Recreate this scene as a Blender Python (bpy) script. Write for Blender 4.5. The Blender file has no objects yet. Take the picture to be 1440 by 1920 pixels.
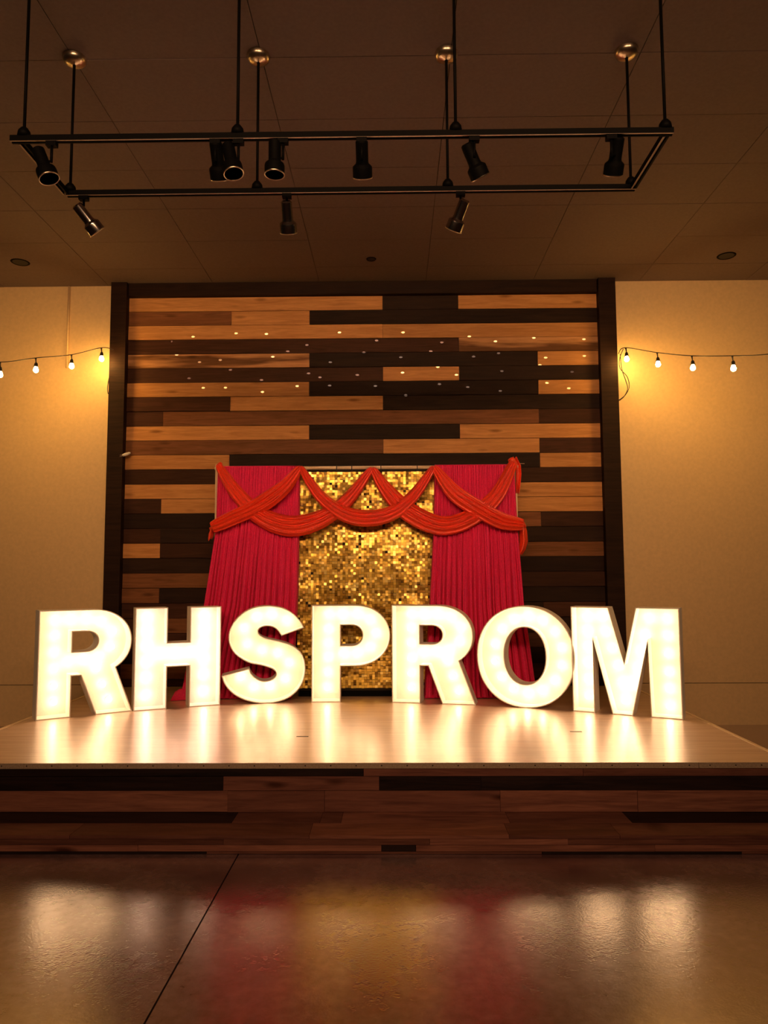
import bpy, bmesh, math, random
from math import sin, cos, pi, sqrt
from mathutils import Vector, Matrix, noise

scene = bpy.context.scene
C = scene.collection
rnd = random.Random(7)

# ---------------------------------------------------------------- camera
CAM_F, YAW, PITCH, ROLL, EYE = 1397.1, 0.0126, 0.0838, -0.0046, 1.68
fw = Vector((-sin(YAW) * cos(PITCH), cos(YAW) * cos(PITCH), sin(PITCH)))
rt = Vector((cos(YAW), sin(YAW), 0))
up = rt.cross(fw)
rt, up = rt * cos(ROLL) + up * sin(ROLL), up * cos(ROLL) - rt * sin(ROLL)
cam_data = bpy.data.cameras.new('camera')
cam = bpy.data.objects.new('camera', cam_data)
C.objects.link(cam)
cam_data.sensor_fit = 'HORIZONTAL'
cam_data.sensor_width = 36
cam_data.lens = 36 * CAM_F / 1440
cam_data.clip_end = 200
cam.matrix_world = Matrix(((rt.x, up.x, -fw.x, 0), (rt.y, up.y, -fw.y, 0), (rt.z, up.z, -fw.z, EYE), (0, 0, 0, 1)))
scene.camera = cam

# ---------------------------------------------------------------- world, hall light, exposure
world = bpy.data.worlds.new('world')
scene.world = world
world.use_nodes = True
bg = world.node_tree.nodes['Background']
bg.inputs[0].default_value = (1.0, 0.62, 0.36, 1)
bg.inputs[1].default_value = 0.008

def area_light(name, loc, target, sx, sy, power, color):
    l = bpy.data.lights.new(name, 'AREA')
    l.shape = 'RECTANGLE'; l.size = sx; l.size_y = sy
    l.energy = power; l.color = color
    o = bpy.data.objects.new(name, l); C.objects.link(o)
    o.location = loc
    o.rotation_euler = (Vector(target) - Vector(loc)).to_track_quat('-Z', 'Y').to_euler()
    return o
# the lit rest of the hall behind the photographer
hall = area_light('hall_light', (0.3, -2.5, 4.72), (-0.3, 8.0, 3.3), 6.0, .5, 96, (1.0, 0.56, 0.28))
hall.data.spread = math.radians(72)

# added spot, unseen: stands in for dots the sequins reflect onto the board wall
def added_dot_spot(loc, target, power):
    l = bpy.data.lights.new('added_dot_spot', 'SPOT')
    l.energy = power; l.spot_size = math.radians(96); l.spot_blend = .15; l.shadow_soft_size = 0.0; l.color = (1, .93, .78)
    l.use_nodes = True; nt = l.node_tree; em = nt.nodes['Emission']
    tc = nt.nodes.new('ShaderNodeTexCoord'); sep = nt.nodes.new('ShaderNodeSeparateXYZ'); nt.links.new(tc.outputs['Normal'], sep.inputs[0])
    cb = nt.nodes.new('ShaderNodeCombineXYZ'); axes = []
    for k, sc in ((0, 9.0), (1, 17.0)):
        d = nt.nodes.new('ShaderNodeMath'); d.operation = 'DIVIDE'; nt.links.new(sep.outputs[k], d.inputs[0]); nt.links.new(sep.outputs[2], d.inputs[1])
        m = nt.nodes.new('ShaderNodeMath'); m.operation = 'MULTIPLY'; m.inputs[1].default_value = sc; nt.links.new(d.outputs[0], m.inputs[0]); nt.links.new(m.outputs[0], cb.inputs[k]); axes.append(m.outputs[0])
    vo = nt.nodes.new('ShaderNodeTexVoronoi'); vo.voronoi_dimensions = '2D'; vo.inputs['Scale'].default_value = 1.0; vo.inputs['Randomness'].default_value = .75
    nt.links.new(cb.outputs[0], vo.inputs['Vector'])
    lt = nt.nodes.new('ShaderNodeMath'); lt.operation = 'LESS_THAN'; lt.inputs[1].default_value = .05
    nt.links.new(vo.outputs['Distance'], lt.inputs[0]); out = lt.outputs[0]
    for k, c, hw in ((0, 0.0, 6.2), (1, 0.0, 2.0)):     # rectangular limit of the dot pattern
        cm = nt.nodes.new('ShaderNodeMath'); cm.operation = 'COMPARE'; cm.inputs[1].default_value = c; cm.inputs[2].default_value = hw
        mu = nt.nodes.new('ShaderNodeMath'); mu.operation = 'MULTIPLY'
        nt.links.new(axes[k], cm.inputs[0]); nt.links.new(cm.outputs[0], mu.inputs[0]); nt.links.new(out, mu.inputs[1]); out = mu.outputs[0]
    nt.links.new(out, em.inputs['Strength'])
    o = bpy.data.objects.new('added_dot_spot', l); C.objects.link(o); o.location = loc
    o.rotation_euler = (Vector(target) - Vector(loc)).to_track_quat('-Z', 'Y').to_euler()
added_dot_spot((-.2, 4.75, 3.85), (-.15, 8.16, 4.0), 2800)

scene.view_settings.view_transform = 'Standard'
scene.view_settings.look = 'None'
scene.view_settings.exposure = 0.0
scene.view_settings.gamma = 1.0
scene.view_settings.use_curve_mapping = False

BULB_STRENGTH = 16.0        # marquee bulbs
STRING_STRENGTH = 260.0     # cafe string bulbs

# ---------------------------------------------------------------- helpers
def tag(o, label=None, cat=None, group=None, kind=None):
    if label: o['label'] = label
    if cat: o['category'] = cat
    if group: o['group'] = group
    if kind: o['kind'] = kind
    return o

def empty(name, loc=(0, 0, 0), rz=0):
    o = bpy.data.objects.new(name, None); C.objects.link(o)
    o.location = loc; o.rotation_euler = (0, 0, rz); o.empty_display_size = 0.1
    return o

class MB:
    def __init__(s): s.v = []; s.f = []; s.sm = []
    def add(s, vs, fs, smooth=False):
        b = len(s.v); s.v += [tuple(v) for v in vs]
        s.f += [tuple(i + b for i in f) for f in fs]; s.sm += [smooth] * len(fs)
        return s
    def box(s, x0, x1, y0, y1, z0, z1):
        return s.add([(x0, y0, z0), (x1, y0, z0), (x1, y1, z0), (x0, y1, z0), (x0, y0, z1), (x1, y0, z1), (x1, y1, z1), (x0, y1, z1)],
                     [(0, 3, 2, 1), (4, 5, 6, 7), (0, 1, 5, 4), (1, 2, 6, 5), (2, 3, 7, 6), (3, 0, 4, 7)])
    def tube(s, pts, r, n=10, caps=True):
        pts = [Vector(p) for p in pts]; vs = []; fs = []
        rr = r if isinstance(r, (list, tuple)) else [r] * len(pts)
        prev = None
        for i, p in enumerate(pts):
            t = (pts[min(i + 1, len(pts) - 1)] - pts[max(i - 1, 0)]).normalized()
            if prev is None:
                a = Vector((0, 0, 1)) if abs(t.z) < .9 else Vector((1, 0, 0))
                nrm = t.cross(a).normalized()
            else:
                nrm = (prev - t * prev.dot(t)).normalized()
            prev = nrm; b = t.cross(nrm)
            for k in range(n):
                a = 2 * pi * k / n
                vs.append(p + (nrm * cos(a) + b * sin(a)) * rr[i])
        for i in range(len(pts) - 1):
            for k in range(n):
                fs.append((i * n + k, i * n + (k + 1) % n, (i + 1) * n + (k + 1) % n, (i + 1) * n + k))
        s.add(vs, fs, True)
        if caps:
            b = len(s.v) - len(vs)
            s.f.append(tuple(b + k for k in reversed(range(n)))); s.sm.append(False)
            s.f.append(tuple(b + (len(pts) - 1) * n + k for k in range(n))); s.sm.append(False)
        return s
    def lathe(s, prof, org=(0, 0, 0), axis=(0, 0, 1), n=24, sharp=True):
        """prof: list of (radius, distance along axis)"""
        ax = Vector(axis).normalized(); o = Vector(org)
        a = Vector((1, 0, 0)) if abs(ax.x) < .9 else Vector((0, 1, 0))
        u = ax.cross(a).normalized(); w = ax.cross(u)
        vs = []; fs = []
        for (r, h) in prof:
            for k in range(n):
                t = 2 * pi * k / n
                vs.append(o + ax * h + (u * cos(t) + w * sin(t)) * r)
        for i in range(len(prof) - 1):
            for k in range(n):
                fs.append((i * n + k, i * n + (k + 1) % n, (i + 1) * n + (k + 1) % n, (i + 1) * n + k))
        return s.add(vs, fs, True)
    def build(s, name, mat, parent=None, autosmooth=None):
        me = bpy.data.meshes.new(name); me.from_pydata(s.v, [], s.f); me.update()
        me.polygons.foreach_set('use_smooth', s.sm)
        if autosmooth is not None: me.set_sharp_from_angle(angle=autosmooth)
        return link(name, me, mat, parent)

def link(name, me, mat, parent=None):
    o = bpy.data.objects.new(name, me); C.objects.link(o)
    if mat and not me.materials: me.materials.append(mat)
    if parent: o.parent = parent
    return o

# ---------------------------------------------------------------- materials
def M(name):
    m = bpy.data.materials.new(name); m.use_nodes = True
    nt = m.node_tree
    return m, nt, nt.nodes['Principled BSDF']

def nd(nt, kind, **kw):
    n = nt.nodes.new(kind)
    for k, v in kw.items():
        if k.startswith('i_'):
            n.inputs[k[2:].replace('_', ' ')].default_value = v
        else: setattr(n, k, v)
    return n

def ramp(nt, fac, stops):
    r = nt.nodes.new('ShaderNodeValToRGB')
    e = r.color_ramp.elements
    e[0].position, e[0].color = stops[0][0], (*stops[0][1], 1)
    e[1].position, e[1].color = stops[1][0], (*stops[1][1], 1)
    for p, c in stops[2:]:
        q = e.new(p); q.color = (*c, 1)
    nt.links.new(fac, r.inputs[0])
    return r.outputs[0]

def objcoord(nt, scale, jitter=True):
    tc = nd(nt, 'ShaderNodeTexCoord')
    mp = nd(nt, 'ShaderNodeMapping'); mp.inputs['Scale'].default_value = scale
    nt.links.new(tc.outputs['Object'], mp.inputs[0])
    if jitter:
        oi = nd(nt, 'ShaderNodeObjectInfo')
        mu = nd(nt, 'ShaderNodeMath', operation='MULTIPLY'); mu.inputs[1].default_value = 37.0
        nt.links.new(oi.outputs['Random'], mu.inputs[0])
        cb = nd(nt, 'ShaderNodeCombineXYZ')
        for k in range(3): nt.links.new(mu.outputs[0], cb.inputs[k])
        nt.links.new(cb.outputs[0], mp.inputs['Location'])
        return mp.outputs[0], oi.outputs['Random']
    return mp.outputs[0], None

def plain(name, col, rough=.5, metal=0, spec=.5, noise_amt=.12, nscale=20, bump=0.0, coat=0):
    m, nt, b = M(name)
    v, _ = objcoord(nt, (nscale,) * 3, False)
    n = nd(nt, 'ShaderNodeTexNoise'); n.inputs['Detail'].default_value = 4
    nt.links.new(v, n.inputs['Vector'])
    lo = tuple(c * (1 - noise_amt) for c in col); hi = tuple(min(1, c * (1 + noise_amt)) for c in col)
    nt.links.new(ramp(nt, n.outputs[0], [(.3, lo), (.7, hi)]), b.inputs['Base Color'])
    b.inputs['Roughness'].default_value = rough; b.inputs['Metallic'].default_value = metal
    b.inputs['Specular IOR Level'].default_value = spec
    b.inputs['Coat Weight'].default_value = coat
    if bump:
        bp = nd(nt, 'ShaderNodeBump'); bp.inputs['Strength'].default_value = bump; bp.inputs['Distance'].default_value = .01
        nt.links.new(n.outputs[0], bp.inputs['Height']); nt.links.new(bp.outputs[0], b.inputs['Normal'])
    return m

def emit(name, col, strength):
    m, nt, b = M(name)
    b.inputs['Base Color'].default_value = (*col, 1)
    b.inputs['Emission Color'].default_value = (*col, 1)
    b.inputs['Emission Strength'].default_value = strength
    return m

def wood(name, dark, light, knots=.5, rough=.6, vary=.25, stain=0.0):
    m, nt, b = M(name)
    L = nt.links
    v, r = objcoord(nt, (1.1, 6, 16))
    n = nd(nt, 'ShaderNodeTexNoise'); n.inputs['Scale'].default_value = 1.6; n.inputs['Detail'].default_value = 6
    n.inputs['Distortion'].default_value = 1.2
    L.new(v, n.inputs['Vector'])
    col = ramp(nt, n.outputs[0], [(.28, dark), (.68, light)])
    # fine fibres
    v2, _ = objcoord(nt, (2.5, 30, 120))
    n2 = nd(nt, 'ShaderNodeTexNoise'); n2.inputs['Detail'].default_value = 3
    L.new(v2, n2.inputs['Vector'])
    mx = nd(nt, 'ShaderNodeMix', data_type='RGBA', blend_type='MULTIPLY'); mx.inputs[0].default_value = .45
    L.new(col, mx.inputs[6]); L.new(ramp(nt, n2.outputs[0], [(.3, (.55, .5, .45)), (.65, (1, 1, 1))]), mx.inputs[7])
    col = mx.outputs[2]
    if knots > 0:
        v3, _ = objcoord(nt, (1.7, 1, 6.5))
        vo = nd(nt, 'ShaderNodeTexVoronoi'); vo.inputs['Scale'].default_value = 1.0
        L.new(v3, vo.inputs['Vector'])
        mk = nd(nt, 'ShaderNodeMix', data_type='RGBA', blend_type='MULTIPLY'); mk.inputs[0].default_value = knots
        L.new(col, mk.inputs[6]); L.new(ramp(nt, vo.outputs['Distance'], [(.05, (.22, .15, .1)), (.16, (1, 1, 1))]), mk.inputs[7])
        col = mk.outputs[2]
    if stain > 0:
        v4, _ = objcoord(nt, (.55, 2, 5))
        n4 = nd(nt, 'ShaderNodeTexNoise'); n4.inputs['Scale'].default_value = 1.5; n4.inputs['Detail'].default_value = 3
        L.new(v4, n4.inputs['Vector'])
        ms = nd(nt, 'ShaderNodeMix', data_type='RGBA', blend_type='MULTIPLY'); ms.inputs[0].default_value = stain
        L.new(col, ms.inputs[6]); L.new(ramp(nt, n4.outputs[0], [(.42, (.16, .12, .1)), (.55, (1, 1, 1))]), ms.inputs[7])
        col = ms.outputs[2]
    # per-board tone
    hs = nd(nt, 'ShaderNodeHueSaturation')
    mr = nd(nt, 'ShaderNodeMapRange'); mr.inputs['To Min'].default_value = 1 - vary; mr.inputs['To Max'].default_value = 1 + vary
    L.new(r, mr.inputs[0]); L.new(mr.outputs[0], hs.inputs['Value']); L.new(col, hs.inputs['Color'])
    L.new(hs.outputs[0], b.inputs['Base Color'])
    b.inputs['Roughness'].default_value = rough
    b.inputs['Specular IOR Level'].default_value = .12
    bp = nd(nt, 'ShaderNodeBump'); bp.inputs['Strength'].default_value = .25; bp.inputs['Distance'].default_value = .004
    L.new(n2.outputs[0], bp.inputs['Height']); L.new(bp.outputs[0], b.inputs['Normal'])
    return m

W_LIGHT = wood('board_honey', (.48, .215, .070), (.69, .34, .120), .6, vary=.12)
W_STAIN = wood('board_honey_stained', (.44, .21, .085), (.62, .32, .14), .65, vary=.08, stain=.85)
W_MID = wood('board_walnut', (.17, .068, .028), (.29, .12, .052), .5, vary=.15)
W_DARK = wood('board_espresso', (.045, .017, .010), (.082, .032, .018), .3, vary=.25)
W_BLACK = wood('board_ebony', (.019, .009, .0065), (.036, .017, .011), .2, vary=.25)
W_POST = wood('post_stain', (.016, .007, .005), (.032, .014, .008), .4, vary=.05)
S_LIGHT = wood('stage_board_chestnut', (.17, .065, .05), (.36, .15, .105), .9, rough=.45, vary=.2)
S_MID = wood('stage_board_brown', (.11, .042, .034), (.22, .09, .066), .85, rough=.45, vary=.2)
S_DARK = wood('stage_board_char', (.012, .007, .008), (.03, .016, .015), .3, rough=.45, vary=.3)

CREAM = plain('cream_wall_paint', (.72, .51, .27), .65, nscale=6, noise_amt=.05, bump=.06)
CEIL = plain('tan_ceiling_board', (.18, .130, .126), .8, nscale=9, noise_amt=.07, bump=.08)
DARKGAP = plain('dark_joint', (.03, .02, .014), .9)
BLACKM = plain('black_enamel', (.002, .0018, .0018), .6, spec=.06)
RAILSLOT = plain('rail_bare_metal', (.35, .27, .22), .4, metal=1)
NICKEL = plain('brushed_nickel', (.62, .52, .40), .28, metal=1)
CHROME = plain('black_chrome', (.38, .34, .33), .2, metal=1)
WHITE = plain('white_letter_paint', (.86, .83, .80), .55, noise_amt=.03)
POLE = plain('cream_pole', (.78, .62, .42), .5, noise_amt=.06)
BLACKP = plain('black_rubber', (.01, .009, .009), .6)
BRASS = plain('socket_black', (.02, .015, .012), .5)
WHITEP = plain('white_plastic', (.75, .7, .66), .45)
TRIM = plain('bronze_trim_strip', (.36, .27, .20), .45, noise_amt=.2)
SIDETRIM = plain('tan_trim_strip', (.85, .66, .42), .45)
BULB = emit('marquee_bulb_glow', (1.0, .63, .33), BULB_STRENGTH)
BULB_COOL = emit('marquee_bulb_glow_rosy', (1.0, .62, .41), BULB_STRENGTH)
STRB = emit('string_bulb_glow', (1.0, .52, .12), STRING_STRENGTH)

def cloth(name, col, rough, sheen, spec=.35, var=.12):
    m = plain(name, col, rough, spec=spec, noise_amt=var, nscale=14)
    b = m.node_tree.nodes['Principled BSDF']
    b.inputs['Sheen Weight'].default_value = sheen
    b.inputs['Sheen Tint'].default_value = (*[min(1, c + .25) for c in col], 1)
    return m
CRIMSON = cloth('crimson_drape', (.84, .018, .135), .6, .2)
SATIN = cloth('scarlet_satin', (.92, .055, .014), .32, .1, .5)

def concrete():
    m, nt, b = M('stained_concrete'); L = nt.links
    v, _ = objcoord(nt, (1, 1, 1), False)
    n1 = nd(nt, 'ShaderNodeTexNoise'); n1.inputs['Scale'].default_value = 1.7; n1.inputs['Detail'].default_value = 8; n1.inputs['Distortion'].default_value = .6
    n2 = nd(nt, 'ShaderNodeTexNoise'); n2.inputs['Scale'].default_value = 22; n2.inputs['Detail'].default_value = 6
    n3 = nd(nt, 'ShaderNodeTexNoise'); n3.inputs['Scale'].default_value = 95; n3.inputs['Detail'].default_value = 4
    for n in (n1, n2, n3): L.new(v, n.inputs['Vector'])
    c1 = ramp(nt, n1.outputs[0], [(.3, (.17, .076, .086)), (.7, (.35, .22, .225))])
    mx = nd(nt, 'ShaderNodeMix', data_type='RGBA', blend_type='MULTIPLY'); mx.inputs[0].default_value = .6
    L.new(c1, mx.inputs[6]); L.new(ramp(nt, n2.outputs[0], [(.3, (.55, .5, .48)), (.7, (1, 1, 1))]), mx.inputs[7])
    L.new(mx.outputs[2], b.inputs['Base Color'])
    L.new(ramp(nt, n1.outputs[0], [(.3, (.18,) * 3), (.7, (.27,) * 3)]), b.inputs['Roughness'])
    b.inputs['IOR'].default_value = 1.5
    b.inputs['Coat Weight'].default_value = 1.0; b.inputs['Coat Roughness'].default_value = .14; b.inputs['Coat IOR'].default_value = 2.0
    mb = nd(nt, 'ShaderNodeBump'); mb.inputs['Strength'].default_value = .22; mb.inputs['Distance'].default_value = .003
    L.new(n3.outputs[0], mb.inputs['Height'])
    mb2 = nd(nt, 'ShaderNodeBump'); mb2.inputs['Strength'].default_value = .02; mb2.inputs['Distance'].default_value = .006
    L.new(n2.outputs[0], mb2.inputs['Height']); L.new(mb.outputs[0], mb2.inputs['Normal'])
    L.new(mb2.outputs[0], b.inputs['Normal']); L.new(mb2.outputs[0], b.inputs['Coat Normal'])
    return m
CONC = concrete()

def deck_mat():
    m, nt, b = M('maple_laminate'); L = nt.links
    v, _ = objcoord(nt, (.7, 9, 1), False)
    n1 = nd(nt, 'ShaderNodeTexNoise'); n1.inputs['Scale'].default_value = 2.2; n1.inputs['Detail'].default_value = 6; n1.inputs['Distortion'].default_value = .5
    L.new(v, n1.inputs['Vector'])
    L.new(ramp(nt, n1.outputs[0], [(.3, (.60, .38, .25)), (.7, (.84, .61, .44))]), b.inputs['Base Color'])
    L.new(ramp(nt, n1.outputs[0], [(.3, (.36,) * 3), (.7, (.46,) * 3)]), b.inputs['Roughness'])
    b.inputs['IOR'].default_value = 2.4
    b.inputs['Coat Weight'].default_value = 1.0; b.inputs['Coat Roughness'].default_value = .25; b.inputs['Coat IOR'].default_value = 2.7
    v2, _ = objcoord(nt, (3, 14, 1), False)
    n2 = nd(nt, 'ShaderNodeTexNoise'); n2.inputs['Scale'].default_value = 3
    L.new(v2, n2.inputs['Vector'])
    bp = nd(nt, 'ShaderNodeBump'); bp.inputs['Strength'].default_value = .08; bp.inputs['Distance'].default_value = .004
    L.new(n2.outputs[0], bp.inputs['Height']); L.new(bp.outputs[0], b.inputs['Normal'])
    L.new(bp.outputs[0], b.inputs['Coat Normal'])
    return m
DECK = deck_mat()

def sequin_mat():
    m, nt, b = M('gold_sequin'); L = nt.links
    g = nd(nt, 'ShaderNodeNewGeometry')
    col = ramp(nt, g.outputs['Random Per Island'], [(0, (.30, .17, .03)), (1, (1.0, .80, .28)), (.35, (.72, .47, .08)), (.7, (.90, .62, .12))])
    L.new(col, b.inputs['Base Color'])
    b.inputs['Metallic'].default_value = .85; b.inputs['Roughness'].default_value = .38
    return m
GOLD = sequin_mat()

# ---------------------------------------------------------------- room shell
WALL_Y, CEIL_Z, STAGE_Z = 8.187, 4.963, 0.48
X0, X1, DECK_Y = -3.088, 2.51, 4.887
JOINT = -0.914
FLOOR_Z = .06

# floor: two slabs parted by a saw-cut joint
fl = MB().box(-9, 9, -6, 9, -.12, -.015).build('floor', DARKGAP)
tag(fl, 'reddish brown stained concrete floor in front of the stage', 'floor', kind='structure')
MB().box(-9, JOINT - .004, -6, 9, -.015, FLOOR_Z).build('concrete_slab', CONC, fl)
MB().box(JOINT + .004, 9, -6, 9, -.015, FLOOR_Z).build('concrete_slab', CONC, fl)

# ceiling: boards 0.65 m deep between cross seams
ce = MB().box(-9, 9, -6, WALL_Y + .3, CEIL_Z + .012, CEIL_Z + .1).build('ceiling', DARKGAP)
tag(ce, 'tan board ceiling with shallow seams above the stage', 'ceiling', kind='structure')
row_y = [3.174 + .65 * i for i in range(9)]
col_x = [-2.02 + 1.2 * i for i in range(-3, 8)]
for j in range(len(row_y) - 1):
    for i in range(len(col_x) - 1):
        dz = rnd.uniform(-.0015, .0015)
        y1 = min(row_y[j + 1], WALL_Y + .1)
        MB().box(col_x[i] + .0025, col_x[i + 1] - .0025, row_y[j] + .0025, y1 - .0025, CEIL_Z + dz, CEIL_Z + .012).build('ceiling_board', CEIL, ce)
MB().box(-9, 9, -6, row_y[0] - .003, CEIL_Z, CEIL_Z + .012).build('ceiling_board', CEIL, ce)
MB().box(-9, col_x[0] - .003, row_y[0], WALL_Y + .1, CEIL_Z, CEIL_Z + .012).build('ceiling_board', CEIL, ce)
MB().box(col_x[-1] + .003, 9, row_y[0], WALL_Y + .1, CEIL_Z, CEIL_Z + .012).build('ceiling_board', CEIL, ce)

# cream walls either side of the board panel; a reveal joint at stage height
for nm, xa, xb, lb in (('wall_left', -9, -3.06, 'cream painted wall left of the wooden board wall'),
                       ('wall_right', 2.40, 9, 'cream painted wall right of the wooden board wall')):
    w = MB().box(xa, xb, WALL_Y + .012, WALL_Y + .1, FLOOR_Z, CEIL_Z).build(nm, DARKGAP)
    tag(w, lb, 'wall', kind='structure')
    MB().box(xa, xb, WALL_Y, WALL_Y + .012, .504, CEIL_Z).build('wall_panel', CREAM, w)
    MB().box(xa, xb, WALL_Y, WALL_Y + .012, FLOOR_Z, .497).build('wall_panel', CREAM, w)

# reclaimed-board wall
PL0, PL1 = -2.975, 2.295
wb = MB().box(-3.06, 2.40, WALL_Y, WALL_Y + .1, .0, CEIL_Z).build('wall_back', DARKGAP)
tag(wb, 'wall of mixed light and dark horizontal wooden boards behind the stage', 'wall', kind='structure')
J = {'a': PL0, 'b': -2.565, 'c': -1.815, 'd': -0.931, 'e': -0.108, 'f': 0.743, 'g': 1.62, 'h': PL1}
LT, ST, MD, DK, BK = W_LIGHT, W_STAIN, W_MID, W_DARK, W_BLACK
rows = [
    [('a', 'e', LT), ('e', 'f', BK), ('f', 'h', LT)],
    [('a', 'c', MD), ('c', 'd', LT), ('d', 'h', BK)],
    [('a', 'e', LT), ('e', 'h', LT)],
    [('a', 'f', DK), ('f', 'h', ST)],
    [('a', 'd', ST), ('d', 'g', BK), ('g', 'h', LT)],
    [('a', 'e', DK), ('e', 'f', LT), ('f', 'h', BK)],
    [('a', 'd', LT), ('d', 'g', BK), ('g', 'h', LT)],
    [('a', 'c', DK), ('c', 'e', LT), ('e', 'h', BK)],
    [('a', 'b', DK), ('b', 'g', MD), ('g', 'h', DK)],
    [('a', 'd', LT), ('d', 'f', BK), ('f', 'h', LT)],
    [('a', 'e', MD), ('e', 'g', LT), ('g', 'h', DK)],
    [('a', 'c', LT), ('c', 'g', BK), ('g', 'h', LT)],
    [('a', 'd', DK), ('d', 'h', DK)],
    [('a', 'e', LT), ('e', 'h', LT)],
    [('a', 'b', DK), ('b', 'e', LT), ('e', 'h', LT)],
    [('a', 'f', BK), ('f', 'g', MD), ('g', 'h', DK)],
    [('a', 'b', DK), ('b', 'h', BK)],
    [('a', 'b', LT), ('b', 'd', DK), ('d', 'h', MD)],
    [('a', 'e', BK), ('e', 'h', BK)],
    [('a', 'd', MD), ('d', 'h', DK)],
    [('a', 'b', MD), ('b', 'f', BK), ('f', 'h', BK)],
    [('a', 'c', DK), ('c', 'g', BK), ('g', 'h', DK)],
    [('a', 'b', DK), ('b', 'e', MD), ('e', 'h', BK)],
    [('a', 'd', DK), ('d', 'h', DK)],
    [('a', 'e', BK), ('e', 'h', BK)],
    [('a', 'c', MD), ('c', 'h', DK)],
    [('a', 'f', DK), ('f', 'h', BK)],
]
TOP, PITCHZ = 4.813, .1635
for i, row in enumerate(rows):
    z1 = TOP - PITCHZ * i; z0 = max(z1 - PITCHZ, STAGE_Z)
    for a, bb, mat in row:
        xa, xb = J[a], J[bb]; cx = (xa + xb) / 2; cz = (z0 + z1) / 2
        hx, hz = (xb - xa) / 2 - .0015, (z1 - z0) / 2 - .003
        t = rnd.uniform(.018, .030)
        o = MB().box(-hx, hx, -t, 0, -hz, hz).build('board', mat, wb)
        o.location = (cx, WALL_Y, cz)
        o.rotation_euler = (0, rnd.uniform(-.0006, .0006), 0)
# posts and header
for n, (xa, xb, lb) in enumerate(((-3.15, -2.975, 'dark stained post at the left end of the board wall'),
                                  (2.295, 2.482, 'dark stained post at the right end of the board wall'))):
    cx = (xa + xb) / 2
    p = MB().box(xa - cx, xb - cx, -.11, 0, -.01, CEIL_Z - STAGE_Z).build('trim_%d' % (n + 1), W_POST)
    p.location = (cx, WALL_Y, STAGE_Z)
    tag(p, lb, 'post', kind='structure')
hd = MB().box(-2.63, 2.63, -.075, 0, -.075, .073).build('trim_3', W_POST)
hd.location = (-.34, WALL_Y, 4.89); hd.scale.x = .998
tag(hd, 'dark header beam along the top of the board wall', 'beam', kind='structure')

# ---------------------------------------------------------------- stage with one long step
stage = empty('stage', (0, 0, 0))
tag(stage, 'low wooden stage with glossy maple deck and dark plank front step', 'stage')
MB().box(X0 + .02, X1 - .02, DECK_Y + .03, WALL_Y - .005, FLOOR_Z, STAGE_Z - .03).build('base', S_DARK, stage)
MB().box(X0, X1, DECK_Y, WALL_Y - .005, STAGE_Z - .03, STAGE_Z).build('deck', DECK, stage)
scr = MB().lathe([(.0, .002), (.004, .002), (.0045, 0)], (0, 0, 0), (0, -1, 0), 8).build('screw', BLACKP).data
bpy.data.objects.remove(bpy.data.objects['screw'])
for xa, xb in ((X0, 1.93), (1.933, X1)):
    ns = MB().box(xa, xb, DECK_Y - .008, DECK_Y, STAGE_Z - .034, STAGE_Z).build('edge_strip', TRIM, stage)
    x = xa + .07
    while x < xb - .02:
        o = link('screw', scr, None, ns); o.location = (x, DECK_Y - .008, STAGE_Z - .016); x += .163
for xx, s in ((X1, 1), (X0, -1)):
    MB().box(min(xx, xx + .03 * s), max(xx, xx + .03 * s), DECK_Y, WALL_Y - .12, STAGE_Z - .034, STAGE_Z + .003).build('side_strip', SIDETRIM, stage)
for xx in (X0 + .01, X1 - .01):
    MB().box(xx - .01, xx + .01, DECK_Y + .03, WALL_Y - .01, FLOOR_Z, STAGE_Z - .034).build('side_board', S_DARK, stage)
RZ1, STEP_Y = .172, 4.47

def boards(segs, make):
    for k, (xa, xb, mat) in enumerate(segs): make(xa, xb, mat)
def riser(yf, z0, z1, segs):
    for xa, xb, mat in segs:
        cx = (xa + xb) / 2; t = rnd.uniform(.02, .027)
        o = MB().box(-(xb - xa) / 2 + .001, (xb - xa) / 2 - .001, -t, 0, -(z1 - z0) / 2 + .0015, (z1 - z0) / 2 - .0015).build('riser_board', mat, stage)
        o.location = (cx, yf + .025, (z0 + z1) / 2)
XL, XR = X0, X1
riser(DECK_Y, .395, .446, [(XL, -.2, S_DARK), (-.2, 1.2, S_MID), (1.2, XR, S_MID)])
riser(DECK_Y, .306, .395, [(XL, -1.1, S_DARK), (-1.1, -.1, S_MID), (-.1, .55, S_DARK), (.55, XR, S_DARK)])
riser(DECK_Y, RZ1 + .001, .306, [(XL, -1.07, S_LIGHT), (-1.07, -.45, S_MID), (-.45, .67, S_MID), (.67, 1.54, S_LIGHT), (1.54, XR, S_LIGHT)])
# tread boards
for y0, y1, segs in ((4.68, DECK_Y + .02, [(XL, -1.0, S_DARK), (-1.0, -.46, S_MID), (-.46, -.33, S_MID), (-.33, .70, S_LIGHT), (.70, 1.44, S_MID), (1.44, XR, S_DARK)]),
                     (STEP_Y - .004, 4.68, [(XL, -1.9, S_MID), (-1.9, -.5, S_MID), (-.5, .66, S_LIGHT), (.66, 1.3, S_MID), (1.3, XR, S_MID)])):
    for xa, xb, mat in segs:
        o = MB().box(-(xb - xa) / 2 + .001, (xb - xa) / 2 - .001, -(y1 - y0) / 2 + .001, (y1 - y0) / 2 - .001, -.02, 0).build('tread_board', mat, stage)
        o.location = ((xa + xb) / 2, (y0 + y1) / 2, RZ1)
riser(STEP_Y, .116, RZ1 - .021, [(XL, -1.0, S_MID), (-1.0, .2, S_MID), (.2, 1.0, S_LIGHT), (1.0, XR, S_MID)])
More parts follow.
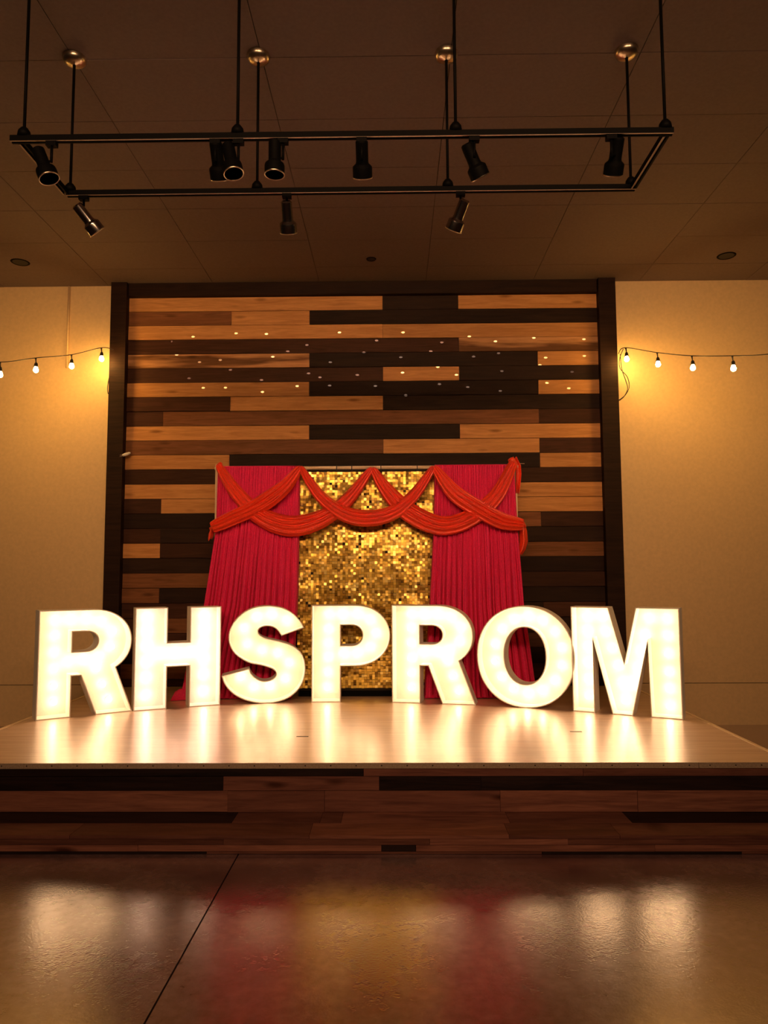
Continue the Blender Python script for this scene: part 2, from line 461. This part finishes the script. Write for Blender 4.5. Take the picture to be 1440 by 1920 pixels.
riser(STEP_Y, .078, .116, [(XL, -1.5, S_LIGHT), (-1.5, -.08, S_LIGHT), (-.08, .12, S_DARK), (.12, 1.5, S_LIGHT), (1.5, XR, S_LIGHT)])
riser(STEP_Y + .006, FLOOR_Z + .001, .078, [(XL, -1.1, S_DARK), (-1.1, .85, S_MID), (.85, 2.0, S_DARK), (2.0, XR, S_MID)])
MB().box(X0 + .02, X1 - .02, STEP_Y + .03, DECK_Y + .02, FLOOR_Z, RZ1 - .021).build('step_base', S_DARK, stage)
for x, y in ((-.687, 5.666), (1.382, 5.817)):
    q = MB()
    for k in range(3): q.box(-.055 + .038 * k, -.028 + .038 * k, -.012 + .004 * k, .012 - .003 * k, 0, .0015)
    q.box(-.07, .07, -.03, .03, 0, .0006)
    o = MB().box(-.045, .045, -.010, .010, 0, .0012).build('floor_box_slot', DARKGAP, stage); o.location = (x, y, STAGE_Z)

# ---------------------------------------------------------------- marquee letters
def arc(cx, cy, rx, ry, a0, a1, n, p=2.0):
    out = []
    for i in range(n + 1):
        a = math.radians(a0 + (a1 - a0) * i / n); c, s = cos(a), sin(a)
        out.append((cx + rx * math.copysign(abs(c) ** (2 / p), c), cy + ry * math.copysign(abs(s) ** (2 / p), s)))
    return out
def catmull(P, n):
    out = []
    for i in range(len(P) - 1):
        p0 = P[max(i - 1, 0)]; p1 = P[i]; p2 = P[i + 1]; p3 = P[min(i + 2, len(P) - 1)]
        for k in range(n):
            t = k / n
            out.append(tuple(.5 * (2 * b + (c - a) * t + (2 * a - 5 * b + 4 * c - d) * t * t + (3 * b - a - 3 * c + d) * t ** 3)
                             for a, b, c, d in zip(p0, p1, p2, p3)))
    out.append(tuple(P[-1]))
    return out
def norm(pts, x0, y0, h): return [((x - x0) / h, 1 - (y - y0) / h) for x, y in pts]

GL = {}
GL['H'] = ([[(0, 0), (0, 1), (.32, 1), (.32, .65), (.545, .65), (.545, 1), (.865, 1), (.865, 0), (.545, 0), (.545, .41), (.32, .41), (.32, 0)]],
           [(.14, .90), (.14, .76), (.14, .61), (.14, .45), (.14, .29), (.14, .12), (.725, .90), (.725, .76), (.725, .61), (.725, .45), (.725, .29), (.725, .12), (.28, .53), (.432, .53), (.585, .53)])
GL['P'] = ([[(0, 0), (0, 1), (.44, 1)] + arc(.45, .684, .37, .316, 90, -90, 26, 2.1) + [(.303, .368), (.303, 0)],
            [(.303, .793), (.303, .582)] + arc(.42, .6875, .112, .1055, -90, 90, 16, 2.1)],
           norm([(865, 135), (975, 135), (1090, 135), (1190, 180), (1235, 285), (1190, 390), (1090, 435), (980, 440), (862, 250), (860, 360), (860, 465), (858, 580), (855, 695)], 742, 62, 725))
GL['R'] = ([[(0, 0), (0, 1), (.46, 1)] + arc(.48, .69, .366, .31, 90, -54, 24, 2.1) + [(.864, 0), (.524, 0), (.381, .38), (.297, .38), (.297, 0)],
            [(.297, .792), (.297, .605)] + arc(.42, .6985, .11, .0935, -90, 90, 16, 2.1)],
           norm([(180, 135), (285, 135), (395, 135), (495, 158), (570, 232), (560, 340), (480, 410), (380, 425), (278, 430), (180, 245), (180, 360), (180, 475), (180, 590), (182, 700), (465, 490), (505, 605), (550, 715)], 55, 62, 735))
GL['O'] = ([arc(.485, .5, .485, .5, 0, 360, 64, 2.12)[:-1], arc(.485, .508, .205, .28, 360, 0, 48, 2.12)[:-1]],
           [(.485 + .345 * cos(2 * pi * k / 14 + .2), .504 + .39 * sin(2 * pi * k / 14 + .2)) for k in range(14)])
sp = [(675, 238), (640, 180), (585, 125), (510, 85), (430, 70), (370, 68), (295, 78), (220, 110), (150, 170), (110, 240), (100, 300), (112, 365), (150, 425), (210, 470), (270, 498), (340, 512), (400, 530), (440, 548), (462, 575), (455, 600), (430, 620), (390, 631), (350, 628), (310, 608), (275, 575), (258, 535)]
sq = [(52, 585), (72, 640), (110, 692), (170, 740), (250, 775), (330, 793), (400, 797), (470, 790), (550, 765), (620, 715), (665, 650), (685, 570), (680, 490), (655, 430), (610, 387), (560, 360), (500, 340), (440, 325), (380, 310), (345, 293), (325, 272), (325, 250), (342, 232), (378, 222), (420, 225), (460, 245), (485, 275), (500, 297)]
so = [(x * 1.0, y) for x, y in norm(catmull(sp, 3) + catmull(sq, 3), 52, 68, 729)]
GL['S'] = ([list(reversed(so))],
           norm([(548, 190), (430, 140), (312, 155), (215, 245), (240, 365), (355, 415), (480, 440), (570, 515), (540, 635), (420, 690), (295, 690), (195, 615)], 52, 68, 729))
GL['M'] = ([[(0, 0), (0, 1), (.357, 1), (.49, .48), (.606, 1), (.99, 1), (.99, 0), (.715, 0), (.705, .69), (.555, 0), (.37, 0), (.205, .69), (.209, 0)]],
           [(.115, y) for y in (.905, .755, .60, .445, .285, .13)] + [(.265, .905), (.29, .755), (.345, .60), (.395, .435), (.435, .27), (.46, .11), (.70, .895), (.66, .735), (.625, .58), (.585, .42), (.53, .27)] + [(.86, y) for y in (.895, .735, .57, .40, .245, .09)])

def area2(l): return sum(l[i][0] * l[(i + 1) % len(l)][1] - l[(i + 1) % len(l)][0] * l[i][1] for i in range(len(l)))
def inset(l, d):
    """offset a loop towards the material: material lies left of CCW outer loops and of CW holes"""
    n = len(l); out = []
    for i in range(n):
        p, q, r = Vector(l[i - 1]), Vector(l[i]), Vector(l[(i + 1) % n])
        e1 = (q - p).normalized(); e2 = (r - q).normalized()
        n1 = Vector((-e1.y, e1.x)); n2 = Vector((-e2.y, e2.x)); m = n1 + n2
        if m.length < 1e-6: m = n1
        m.normalize(); k = max(.45, m.dot(n1))
        out.append(tuple(q + m * (d / k)))
    return out
def fill(loops, y):
    cu = bpy.data.curves.new('tmp', 'CURVE'); cu.dimensions = '2D'; cu.fill_mode = 'FRONT'
    for l in loops:
        s = cu.splines.new('POLY'); s.points.add(len(l) - 1); s.use_cyclic_u = True
        for p, c in zip(s.points, l): p.co = (c[0], c[1], 0, 1)
    o = bpy.data.objects.new('tmp', cu); C.objects.link(o)
    dg = bpy.context.evaluated_depsgraph_get(); dg.update()
    me = bpy.data.meshes.new_from_object(o.evaluated_get(dg))
    vs = [(v.co.x, y, v.co.y) for v in me.vertices]; fs = [tuple(p.vertices) for p in me.polygons]
    bpy.data.objects.remove(o); bpy.data.curves.remove(cu); bpy.data.meshes.remove(me)
    return vs, fs

bulb_mesh = {}
def bulb_me(mat):
    if mat.name not in bulb_mesh:
        r = .028
        prof = [(0.0001, -.030)] + [(r * sin(a), -r * cos(a) - .006) for a in [pi * k / 9 for k in range(1, 8)]] + [(.013, .022), (.013, .03)]
        o = MB().lathe(prof, (0, 0, 0), (0, 1, 0), 12).build('bulb', mat)
        bulb_mesh[mat.name] = o.data; bpy.data.objects.remove(o)
    return bulb_mesh[mat.name]
sk = MB().lathe([(.0001, -.004), (.02, -.004), (.02, .012)], (0, 0, 0), (0, 1, 0), 12).build('socket', WHITE)
SOCK = sk.data; bpy.data.objects.remove(sk)

LH, LD, TH = .91, .19, .008
def letter(ch, loc, ang, label, cool=False, wscale=1.0):
    loops, bulbs = GL[ch]
    loops = [[(x * LH * wscale, y * LH) for x, y in l] for l in loops]
    loops[0] = loops[0] if area2(loops[0]) > 0 else list(reversed(loops[0]))
    for k in range(1, len(loops)):
        if area2(loops[k]) > 0: loops[k] = list(reversed(loops[k]))
    root = empty('marquee_letter', loc, math.radians(ang))
    tag(root, label, 'marquee letter', 'marquee letters standing on the stage')
    m = MB()
    for l in loops:
        inn = inset(l, TH); n = len(l)
        vs = [(x, 0, z) for x, z in l] + [(x, LD, z) for x, z in l] + [(x, 0, z) for x, z in inn] + [(x, LD, z) for x, z in inn]
        fs = []
        for i in range(n):
            j = (i + 1) % n
            fs += [(i, i + n, j + n, j), (i + 2 * n, j + 2 * n, j + 3 * n, i + 3 * n), (i, j, j + 2 * n, i + 2 * n)]
        m.add(vs, fs)
    m.build('side_wall', WHITE, root)
    ins = [inset(l, TH * .5) for l in loops]
    b = MB()
    for yy in (LD - .012, LD - .002):
        b.add(*fill(ins, yy))
    b.build('back_panel', WHITE, root)
    me = bulb_me(BULB_COOL if cool else BULB)
    for x, y in bulbs:
        o = link('bulb', me, None, root); o.location = (x * LH * wscale, LD - .055, y * LH)
        s = link('socket', SOCK, None, o); s.location = (0, .033, 0)
    return root
letter('R', (-2.985, 6.283, STAGE_Z), 34.0, 'glowing white marquee letter R at the left end of the row, before the H')
letter('H', (-2.318, 6.708, STAGE_Z), 24.5, 'glowing white marquee letter H with rosier bulbs', True, .975)
letter('S', (-1.610, 7.030, STAGE_Z), 10.5, 'glowing white marquee letter S with curved strokes', wscale=.985)
letter('P', (-.784, 7.152, STAGE_Z), 2.0, 'glowing white marquee letter P in front of the gold sequin panel')
letter('R', (-.022, 7.140, STAGE_Z), -11.8, 'glowing white marquee letter R between the P and the O')
letter('O', (.765, 6.985, STAGE_Z), -20.3, 'glowing white marquee letter O, a ring on the stage')
letter('M', (1.566, 6.676, STAGE_Z), -27.1, 'glowing white marquee letter M at the right end of the row')

# ---------------------------------------------------------------- photo backdrop: stand, drapes, sequin panel, swags
BY = 7.53
st = empty('backdrop_stand', (-.28, BY, STAGE_Z))
tag(st, 'cream pole backdrop stand behind the marquee letters', 'stand')
def S(*p): return (p[0] + .28, p[1] - BY, p[2] - STAGE_Z)
for x in (-1.80, 1.243):
    zt = 2.81
    MB().tube([S(x, BY, STAGE_Z), S(x, BY, zt)], .016, 14).build('upright_pole', POLE, st)
    MB().box(*[v for v in (x + .28 - .03, x + .28 + .03)], -.30, .30, 0, .02).build('foot', BLACKM, st)
MB().tube([S(-1.82, BY, 2.768), S(1.27, BY, 2.768)], .017, 14).build('top_rail', POLE, st)
MB().tube([S(1.243, BY - .01, 2.80), S(1.335, BY - .01, 2.797)], .003, 6).build('pin', POLE, st)
for x in (-.575, -.42, -.125, .245):
    MB().box(x + .28 - .004, x + .28 + .004, -.021, .021, 2.74 - STAGE_Z, 2.79 - STAGE_Z).build('tie_strap', BLACKP, st)

def interp(tab, z):
    """piecewise-linear x(z), tab sorted by descending z"""
    for (xa, za), (xb, zb) in zip(tab, tab[1:]):
        if z >= zb: return xa + (xb - xa) * max(0, min(1, (za - z) / (za - zb)))
    return tab[-1][0]

def curtain(name, lo, hi, zt, seed, label, puddle_dir):
    r = random.Random(seed); nu, nv = 420, 44
    # irregular pleat phases
    def phases(n):
        w = [r.uniform(.55, 1.5) for _ in range(n)]; s = sum(w); acc = [0]
        for x in w: acc.append(acc[-1] + x / s)
        return acc
    pf, pc = phases(36), phases(18)
    def pleat(acc, u):
        for i in range(len(acc) - 1):
            if u <= acc[i + 1]:
                t = (u - acc[i]) / (acc[i + 1] - acc[i]); break
        else: t = 1
        return min(1.0, 2.3 * abs(sin(pi * t))) * .7 + .3 * abs(sin(pi * t))
    root = empty(name, (0, 0, 0)); cxm = (lo[0][0] + hi[0][0]) / 2
    root.location = (cxm, BY - .06, STAGE_Z)
    vs = []; fs = []
    for j in range(nv + 1):
        v = j / nv; z = zt + (STAGE_Z + .012 - zt) * v
        xl, xh = interp(lo, z), interp(hi, z)
        for i in range(nu + 1):
            u = i / nu
            k = min(1, v * 1.25) ** .8
            d = (1 - k) * .034 * pleat(pf, u) + k * .10 * pleat(pc, u) + .010 * k * pleat(pf, u)
            d += .014 * sin(u * 9 + v * 3 + seed) * v
            y = BY - .045 - d
            if v > .95: y -= (v - .95) * .9
            x = xl + (xh - xl) * u + .004 * sin(37 * u + 5 * v)
            vs.append((x - cxm, y - (BY - .06), z - STAGE_Z))
    for j in range(nv):
        for i in range(nu):
            a = j * (nu + 1) + i
            fs.append((a, a + 1, a + nu + 2, a + nu + 1))
    o = MB().add(vs, fs, True).build('drape', CRIMSON, root)
    # header tape
    MB().tube([(lo[0][0] - cxm, -.0, zt - STAGE_Z), (hi[0][0] - cxm, -.0, zt - STAGE_Z)], .012, 8).build('heading_tape', CRIMSON, root)
    # hem spread on the deck
    px = interp(lo, STAGE_Z) if puddle_dir < 0 else interp(hi, STAGE_Z)
    n = 26; vs = []; fs = []
    x_in = interp(hi, STAGE_Z) if puddle_dir < 0 else interp(lo, STAGE_Z)
    for j in range(9):
        for i in range(n + 1):
            u = i / n; x = x_in + (px + puddle_dir * .05 - x_in) * u; t = j / 8
            side = max(0, (u - .72) / .28)
            y = BY - .09 - t * (.09 + .12 * side)
            hgt = .035 + .11 * side * (1 - abs(2 * t - .6))
            z = .004 + max(0, hgt * (1 - t ** 1.6) * (.7 + .45 * noise.noise(Vector((x * 9, y * 14, seed)))))
            vs.append((x - cxm, y - (BY - .06), z))
    for j in range(8):
        for i in range(n):
            a = j * (n + 1) + i; fs.append((a, a + 1, a + n + 2, a + n + 1))
    MB().add(vs, fs, True).build('pooled_hem', CRIMSON, root)
    tag(root, label, 'curtain', 'crimson drapes of the backdrop')
curtain('drape_panel', [(-1.777, 2.777), (-1.79, 2.155), (-1.891, 1.383), (-2.06, .728), (-2.10, .48)], [(-.94, 2.777), (-.96, 1.379), (-1.0, .48)], 2.772, 3,
        'crimson pleated drape hanging left of the gold sequin panel', -1)
curtain('drape_panel', [(.419, 2.777), (.397, 2.143), (.352, 1.374), (.295, .48)], [(1.225, 2.777), (1.24, 2.165), (1.285, 1.37), (1.375, .666), (1.40, .48)], 2.772, 8,
        'crimson pleated drape hanging right of the gold sequin panel', 1)

# sequin panel
sq_root = empty('sequin_panel', (-.27, BY + .02, STAGE_Z))
tag(sq_root, 'shimmering gold square-sequin panel between the two crimson drapes', 'backdrop')
PX0, PX1, PZ0, PZ1 = -.97, .43, .555, 2.75
MB().box(PX0 + .27 + .03, PX1 + .27 - .03, -.004, .004, .05, PZ1 - STAGE_Z).build('backing', DARKGAP, sq_root)
MB().box(PX0 + .27 + .02, PX1 + .27 - .02, -.05, .09, 0, .05).build('base_bar', BLACKM, sq_root)
p = .0268; nx = int((PX1 - PX0) / p); nz = int((PZ1 - PZ0) / p)
vs = []; fs = []
sr = random.Random(11)
for j in range(nz):
    for i in range(nx):
        if sr.random() < .012: continue
        x = PX0 + .27 + (i + .5) * p + sr.uniform(-.0012, .0012); z = PZ0 - STAGE_Z + (j + 1) * p + sr.uniform(-.002, .002)
        c = Vector((x * 2.2, z * 2.2, 3.1)); wob = noise.noise(c); wob2 = noise.noise(c * 3.1 + Vector((9, 4, 2)))
        ax = .05 + .16 * wob + .20 * wob2 + sr.gauss(0, .10)     # swing about the top edge
        ay = .10 * noise.noise(c * 1.7 + Vector((3, 7, 1))) + sr.gauss(0, .09)
        if sr.random() < .05: ax += sr.uniform(-.5, .6)
        if sr.random() < .03: ay += sr.uniform(-.5, .5)
        R = Matrix.Rotation(ax, 3, 'X') @ Matrix.Rotation(ay, 3, 'Z')
        h = p * .485; b0 = len(vs)
        top = Vector((x, -.012 - sr.uniform(0, .006), z))
        for dx, dz in ((-h, -2 * h), (h, -2 * h), (h, 0), (-h, 0)):
            vs.append(top + R @ Vector((dx, 0, dz)))
        fs.append((b0, b0 + 1, b0 + 2, b0 + 3))
o = MB().add(vs, fs).build('sequins', GOLD, sq_root); tag(o, kind='stuff')

# swags
def crv(P, n):
    P = [Vector((a, b)) for a, b in P]
    return [Vector(q) for q in catmull([tuple(q) for q in P], n)]
def swag(pts, y0, wmid, w0, w1, seed, label):
    c = crv(pts, 12); n = len(c) - 1; ns = 36
    root = empty('swag', (pts[0][0], y0, pts[0][1]))
    ox, oz = pts[0]
    vs = []; fs = []
    for i, q in enumerate(c):
        t = i / n
        tg = (c[min(i + 1, n)] - c[max(i - 1, 0)]).normalized(); nn = Vector((-tg.y, tg.x))
        if nn.y < 0: nn = -nn
        e = sin(pi * t) ** .62 if 0 < t < 1 else 0
        base = w0 + (w1 - w0) * t
        w = base + (wmid - base) * e
        for k in range(ns + 1):
            s = -1 + 2 * k / ns
            fold = (.5 + .5 * cos(2 * pi * 2.1 * s + seed + 1.6 * t)) ** 1.3 * .038 * (.25 + .75 * e) + .006 * sin(17 * s + 3 * t + seed) * (1 - s * s)
            y = -(1 - s * s) * (.022 + .030 * e) - fold * (1 - s ** 6)
            wav = 1 + .05 * sin(11 * t + seed) * e
            P = q + nn * (s * w * wav)
            vs.append((P.x - ox, y, P.y - oz))
    for i in range(n):
        for k in range(ns):
            a = i * (ns + 1) + k; fs.append((a, a + ns + 1, a + ns + 2, a + 1))
    o = MB().add(vs, fs, True).build('swag_cloth', SATIN, root)
    so_ = o.modifiers.new('thick', 'SOLIDIFY'); so_.thickness = .004
    tag(root, label, 'swag', 'scarlet satin swags on the backdrop')
    return root
SWY = BY - .150
s1 = swag([(-1.80, 2.152), (-1.589, 2.247), (-1.323, 2.375), (-1.083, 2.551), (-.925, 2.752)], SWY - .035, .085, .05, .018, 1, 'scarlet satin swag tied low at the left pole, rising right')
s2 = swag([(-1.757, 2.787), (-1.565, 2.50), (-1.322, 2.267), (-1.027, 2.165), (-.734, 2.227), (-.467, 2.413), (-.212, 2.742)], SWY, .10, .022, .018, 2.2, 'scarlet satin swag draped from the top left corner across the left drape')
s3 = swag([(-.92, 2.752), (-.734, 2.468), (-.494, 2.285), (-.243, 2.235), (.013, 2.298), (.228, 2.489), (.401, 2.746)], SWY - .04, .08, .018, .018, 3.1, 'scarlet satin swag at the centre over the gold sequins')
s4 = swag([(-.206, 2.742), (-.066, 2.518), (.146, 2.302), (.464, 2.162), (.757, 2.234), (1.026, 2.457), (1.205, 2.80)], SWY, .10, .018, .03, 4.4, 'scarlet satin swag draped across the right drape to the top right corner')
s5 = swag([(.406, 2.748), (.601, 2.487), (.865, 2.309), (1.075, 2.201), (1.28, 2.165)], SWY - .035, .09, .018, .05, 5.2, 'scarlet satin swag tied low at the right pole, rising left')
def frill(root, pts, w, seed, name='tail'):
    """loose gathered cloth end hanging from a knot; world coords"""
    vs = []; fs = []; n = len(pts) - 1; ns = 10
    o3 = root.location
    for i, (x, y, z) in enumerate(pts):
        for k in range(ns + 1):
            s = -1 + 2 * k / ns; ww = w * (.45 + .55 * sin(pi * min(1, .2 + .7 * i / n)))
            vs.append((x + s * ww - o3.x, y - .03 * sin(3.2 * s + seed) - .02 * sqrt(max(0, 1 - s * s)) - o3.y, z + .012 * sin(5 * s + i + seed) - o3.z))
    for i in range(n):
        for k in range(ns):
            a = i * (ns + 1) + k; fs.append((a, a + ns + 1, a + ns + 2, a + 1))
    o = MB().add(vs, fs, True).build(name, SATIN, root)
    o.modifiers.new('thick', 'SOLIDIFY').thickness = .005
def knot(root, x, y, z, r):
    o3 = root.location; m = MB()
    prof = [(r * sin(a) * (1 + .12 * sin(5 * a)), -r * cos(a)) for a in [pi * k / 10 for k in range(11)]]
    m.lathe(prof, (x - o3.x, y - o3.y, z - o3.z), (.3, .1, 1), 14).build('knot', SATIN, root)
knot(s1, -1.815, BY - .05, 2.145, .04); frill(s1, [(-1.82, BY - .06, 2.15), (-1.835, BY - .07, 2.10), (-1.842, BY - .07, 2.06), (-1.848, BY - .07, 2.035)], .03, 1)
knot(s5, 1.285, BY - .05, 2.165, .045); frill(s5, [(1.285, BY - .05, 2.19), (1.30, BY - .06, 2.10), (1.305, BY - .06, 2.0), (1.285, BY - .06, 1.93), (1.258, BY - .06, 1.88)], .045, 2)
knot(s4, 1.20, BY - .05, 2.82, .036); frill(s4, [(1.225, BY - .03, 2.85), (1.262, BY - .02, 2.78), (1.268, BY - .01, 2.70), (1.262, BY - .01, 2.60), (1.255, BY - .01, 2.50)], .028, 4)
knot(s2, -1.757, BY - .05, 2.80, .026)

# ---------------------------------------------------------------- ceiling lighting track
RZ, FY, RY = 4.06, 3.867, 4.452
RXL, RXR = -2.03, 1.494
tr = empty('lighting_track', ((RXL + RXR) / 2, (FY + RY) / 2, RZ))
tag(tr, 'black rectangular lighting track hung from the ceiling on thin rods', 'lighting track')
def T(x, y, z): return (x - tr.location.x, y - tr.location.y, z - tr.location.z)
def rail(x0, y0, x1, y1):
    m = MB(); a = T(x0, y0, RZ); b = T(x1, y1, RZ); k = .018
    if abs(y1 - y0) < 1e-6:
        m.box(a[0], b[0], a[1] - k, a[1] + k, .004, .018).box(a[0], b[0], a[1] - k, a[1] - k + .011, -.014, .004).box(a[0], b[0], a[1] + k - .011, a[1] + k, -.014, .004)
        s = MB().box(a[0] + .01, b[0] - .01, a[1] - .005, a[1] + .005, .0, .004)
        s2_ = MB().box(a[0], b[0], a[1] - k + .001, a[1] - k + .010, -.0152, -.014)
    else:
        m.box(a[0] - k, a[0] + k, a[1], b[1], .004, .018).box(a[0] - k, a[0] - k + .011, a[1], b[1], -.014, .004).box(a[0] + k - .011, a[0] + k, a[1], b[1], -.014, .004)
        s = MB().box(a[0] - .005, a[0] + .005, a[1] + .01, b[1] - .01, 0, .004)
        s2_ = MB().box(a[0] - k + .001, a[0] - k + .010, a[1], b[1], -.0152, -.014)
    o = m.build('track_rail', BLACKM, tr)
    s.build('conductor', RAILSLOT, o); s2_.build('rail_edge', RAILSLOT, o)
rail(RXL - .05, FY, RXR + .03, FY)
rail(RXL, RY, RXR + .015, RY)
rail(RXL, FY + .02, RXL, RY - .02)
rail(RXR, FY + .02, RXR, RY - .02)
for x in (-2.01, -.838, .350, 1.484):
    for y in (FY, RY):
        ro = MB().tube([T(x, y, RZ + .015), T(x, y, CEIL_Z - .02)], .0085, 10).build('hanger_rod', BLACKM, tr)
        MB().lathe([(.0001, .05), (.018, .05), (.032, .03), (.036, .0), (.0001, .0)], T(x, y, RZ + .016), (0, 0, 1), 16).build('clamp', BLACKM, ro)
        cn = MB().lathe([(.011, -.052), (.045, -.044), (.066, -.030), (.072, -.014), (.072, 0)], T(x, y, CEIL_Z - .001), (0, 0, 1), 28).build('canopy', NICKEL, ro)

def spot(x, y, d, label, off=(-.045, 0, 0), chrome=False, drop=.085):
    """track head: adapter on the rail, stem, rear can, flared front, trim ring. d: aiming direction"""
    root = empty('track_spotlight', (x, y, RZ - .016))
    tag(root, label, 'spotlight', 'spotlights on the ceiling track')
    mat = CHROME if chrome else BLACKM
    MB().box(-.028, .028, -.017, .017, -.026, 0).build('adapter', BLACKM, root)
    MB().tube([(0, 0, -.024), (0, 0, -drop - .03)], .0075, 10).build('stem', BLACKM, root)
    d = Vector(d).normalized()
    piv = Vector((0, 0, -drop)) + Vector(off)
    MB().tube([(0, 0, -drop - .022), tuple(piv + Vector((0, 0, -.02)))], .0065, 8).build('swivel', BLACKM, root)
    org = piv - d * .075
    b = MB().lathe([(.0001, 0), (.026, 0), (.034, .008), (.034, .105), (.036, .118), (.052, .132), (.054, .14), (.054, .19), (.050, .19), (.045, .15), (.0001, .15)], tuple(org), d, 28)
    b.build('can', mat, root, autosmooth=.6)
    MB().lathe([(.055, .186), (.0555, .192), (.050, .192), (.050, .188)], tuple(org), d, 28).build('trim_ring', NICKEL, root)
    MB().lathe([(.0001, .146), (.044, .15)], tuple(org), d, 20).build('lamp_lens', BLACKP, root)
dn = (0, 0, -1)
spot(-1.855, FY, (.42, -.05, -1), 'black track spotlight at the left end of the front rail, tilted right', (-.05, 0, -.02))
spot(-0.959, FY, (0, .85, -1), 'black track spotlight turned to the stage, left of a pair on the front rail', (0, .05, .02))
spot(-0.832, FY, (.22, -.15, -1), 'black track spotlight under the second front rod, open mouth tilted right', (-.045, 0, -.005))
spot(-0.589, FY, dn, 'black track spotlight with its open mouth pointing straight down', (-.045, 0, .0))
spot(-0.161, FY, (0, .85, -1), 'black track spotlight alone near the middle of the front rail', (0, .05, .02))
spot(0.450, FY, (.55, .5, -1), 'black track spotlight right of the third front rod, leaning right', (-.01, .03, -.01))
spot(1.191, FY, (0, .8, -1), 'black track spotlight near the right end of the front rail', (.04, .05, .02))
spot(-1.923, RY, (.75, .75, -1), 'shiny black track spotlight at the left end of the rear rail', (.0, .02, -.03), True)
spot(-0.652, RY, (0, .75, -1), 'shiny black track spotlight at the middle of the rear rail', (0, .02, -.03), True)
spot(0.428, RY, (-.45, .7, -1), 'shiny black track spotlight at the right of the rear rail', (.0, .02, -.03), True)

for x, y, lb in ((-3.898, 7.518, 'black recessed ceiling downlight above the left cream wall'), (3.473, 7.533, 'black recessed ceiling downlight above the right cream wall'), (-.216, 7.525, 'small black ceiling fixture above the middle of the board wall')):
    big = abs(x) > 1
    root = empty('recessed_downlight', (x, y, CEIL_Z)); tag(root, lb, 'ceiling light')
    k = 1 if big else .55
    MB().lathe([(.075 * k, -.004), (.085 * k, -.008), (.095 * k, -.001)], (0, 0, 0), (0, 0, 1), 24).build('ring', BLACKM, root)
    MB().lathe([(.0001, -.002), (.078 * k, -.004)], (0, 0, 0), (0, 0, 1), 24).build('baffle', BLACKP, root)

# ---------------------------------------------------------------- cafe string lights
def sagline(pts, n=8):
    return catmull(pts, n)
def string_lights(wire, bulbs, extra, label):
    o3 = Vector(wire[0]); root = empty('string_lights', wire[0])
    tag(root, label, 'string lights')
    L_ = [Vector(q) - o3 for q in sagline(wire)]
    MB().tube(L_, .0045, 6).build('wire', BLACKP, root)
    for e in extra:
        MB().tube([Vector(q) - o3 for q in sagline(e)], .0045, 6).build('wire_tail', BLACKP, root)
    for (x, y, z) in bulbs:
        b = Vector((x, y, z)) - o3
        so2 = MB().tube([b, b + Vector((.002, 0, -.02)), b + Vector((.006, 0, -.055))], [.012, .007, .006], 8).lathe([(.011, -.05), (.017, -.062), (.019, -.082), (.027, -.094), (.0001, -.094)], b + Vector((.006, 0, 0)), (0, 0, 1), 12).build('socket', BRASS, root)
        r = .026
        prof = [(.014, -.092), (.018, -.102)] + [(r * sin(a), -.122 - r * (-cos(a)) * -1) for a in []]
        prof += [(r * cos(a), -.128 - r * sin(a)) for a in [-.6, -.2, .2, .6, 1.0, 1.3]] + [(.0001, -.128 - r)]
        MB().lathe(prof, b + Vector((.006, 0, 0)), (0, 0, 1), 14).build('bulb', STRB, root)
string_lights([(-3.10, 8.06, 4.185), (-3.192, 7.95, 4.173), (-3.408, 7.70, 4.022), (-3.641, 7.40, 3.90), (-3.844, 7.10, 3.771), (-4.10, 6.75, 3.70), (-4.6, 6.1, 3.6), (-5.2, 5.3, 3.6)],
              [(-3.192, 7.95, 4.173), (-3.408, 7.70, 4.022), (-3.641, 7.40, 3.90), (-3.844, 7.10, 3.771), (-4.10, 6.75, 3.70), (-4.40, 6.36, 3.63)],
              [[(-3.16, 8.15, 3.95), (-3.172, 8.13, 3.86), (-3.178, 8.12, 3.76), (-3.17, 8.12, 3.70)]],
              'warm cafe string lights running left from the left post')
string_lights([(2.487, 8.06, 4.09), (2.527, 7.95, 4.124), (2.781, 7.70, 3.992), (3.028, 7.42, 3.872), (3.287, 7.10, 3.774), (3.503, 6.85, 3.713), (3.9, 6.4, 3.66), (4.5, 5.7, 3.66)],
              [(2.535, 7.95, 4.122), (2.781, 7.70, 3.992), (3.028, 7.42, 3.872), (3.287, 7.10, 3.774), (3.52, 6.83, 3.71), (3.86, 6.44, 3.665)],
              [[(2.517, 7.98, 4.12), (2.495, 8.05, 4.03), (2.50, 8.06, 3.928), (2.575, 8.06, 3.83), (2.593, 8.06, 3.72), (2.55, 8.06, 3.63), (2.475, 8.06, 3.571)],
               [(2.50, 8.04, 4.08), (2.515, 8.05, 3.92), (2.55, 8.05, 3.80), (2.572, 8.05, 3.70), (2.535, 8.05, 3.615), (2.48, 8.05, 3.565)]],
              'warm cafe string lights running right from the right post')

# ---------------------------------------------------------------- small fittings
cd = MB().tube([(0, 0, 0), (0, 0, -.945)], .013, 10).build('conduit', CREAM)
cd.location = (-3.665, WALL_Y - .014, 4.957); tag(cd, 'thin cream conduit running down the left cream wall', 'conduit')
pg = empty('plug_lead', (-2.955, 8.05, 3.0)); tag(pg, 'white plug end sticking out beside the left post', 'plug')
MB().lathe([(.0001, -.03), (.014, -.03), (.018, 0), (.014, .045), (.006, .06), (.0001, .06)], (.02, 0, .004), (1, 0, .35), 12).build('plug_body', WHITEP, pg)
for dz in (-.008, .008):
    MB().tube([(-.005, 0, dz), (-.04, -.005, dz - .012)], .0025, 6).build('prong', NICKEL, pg)
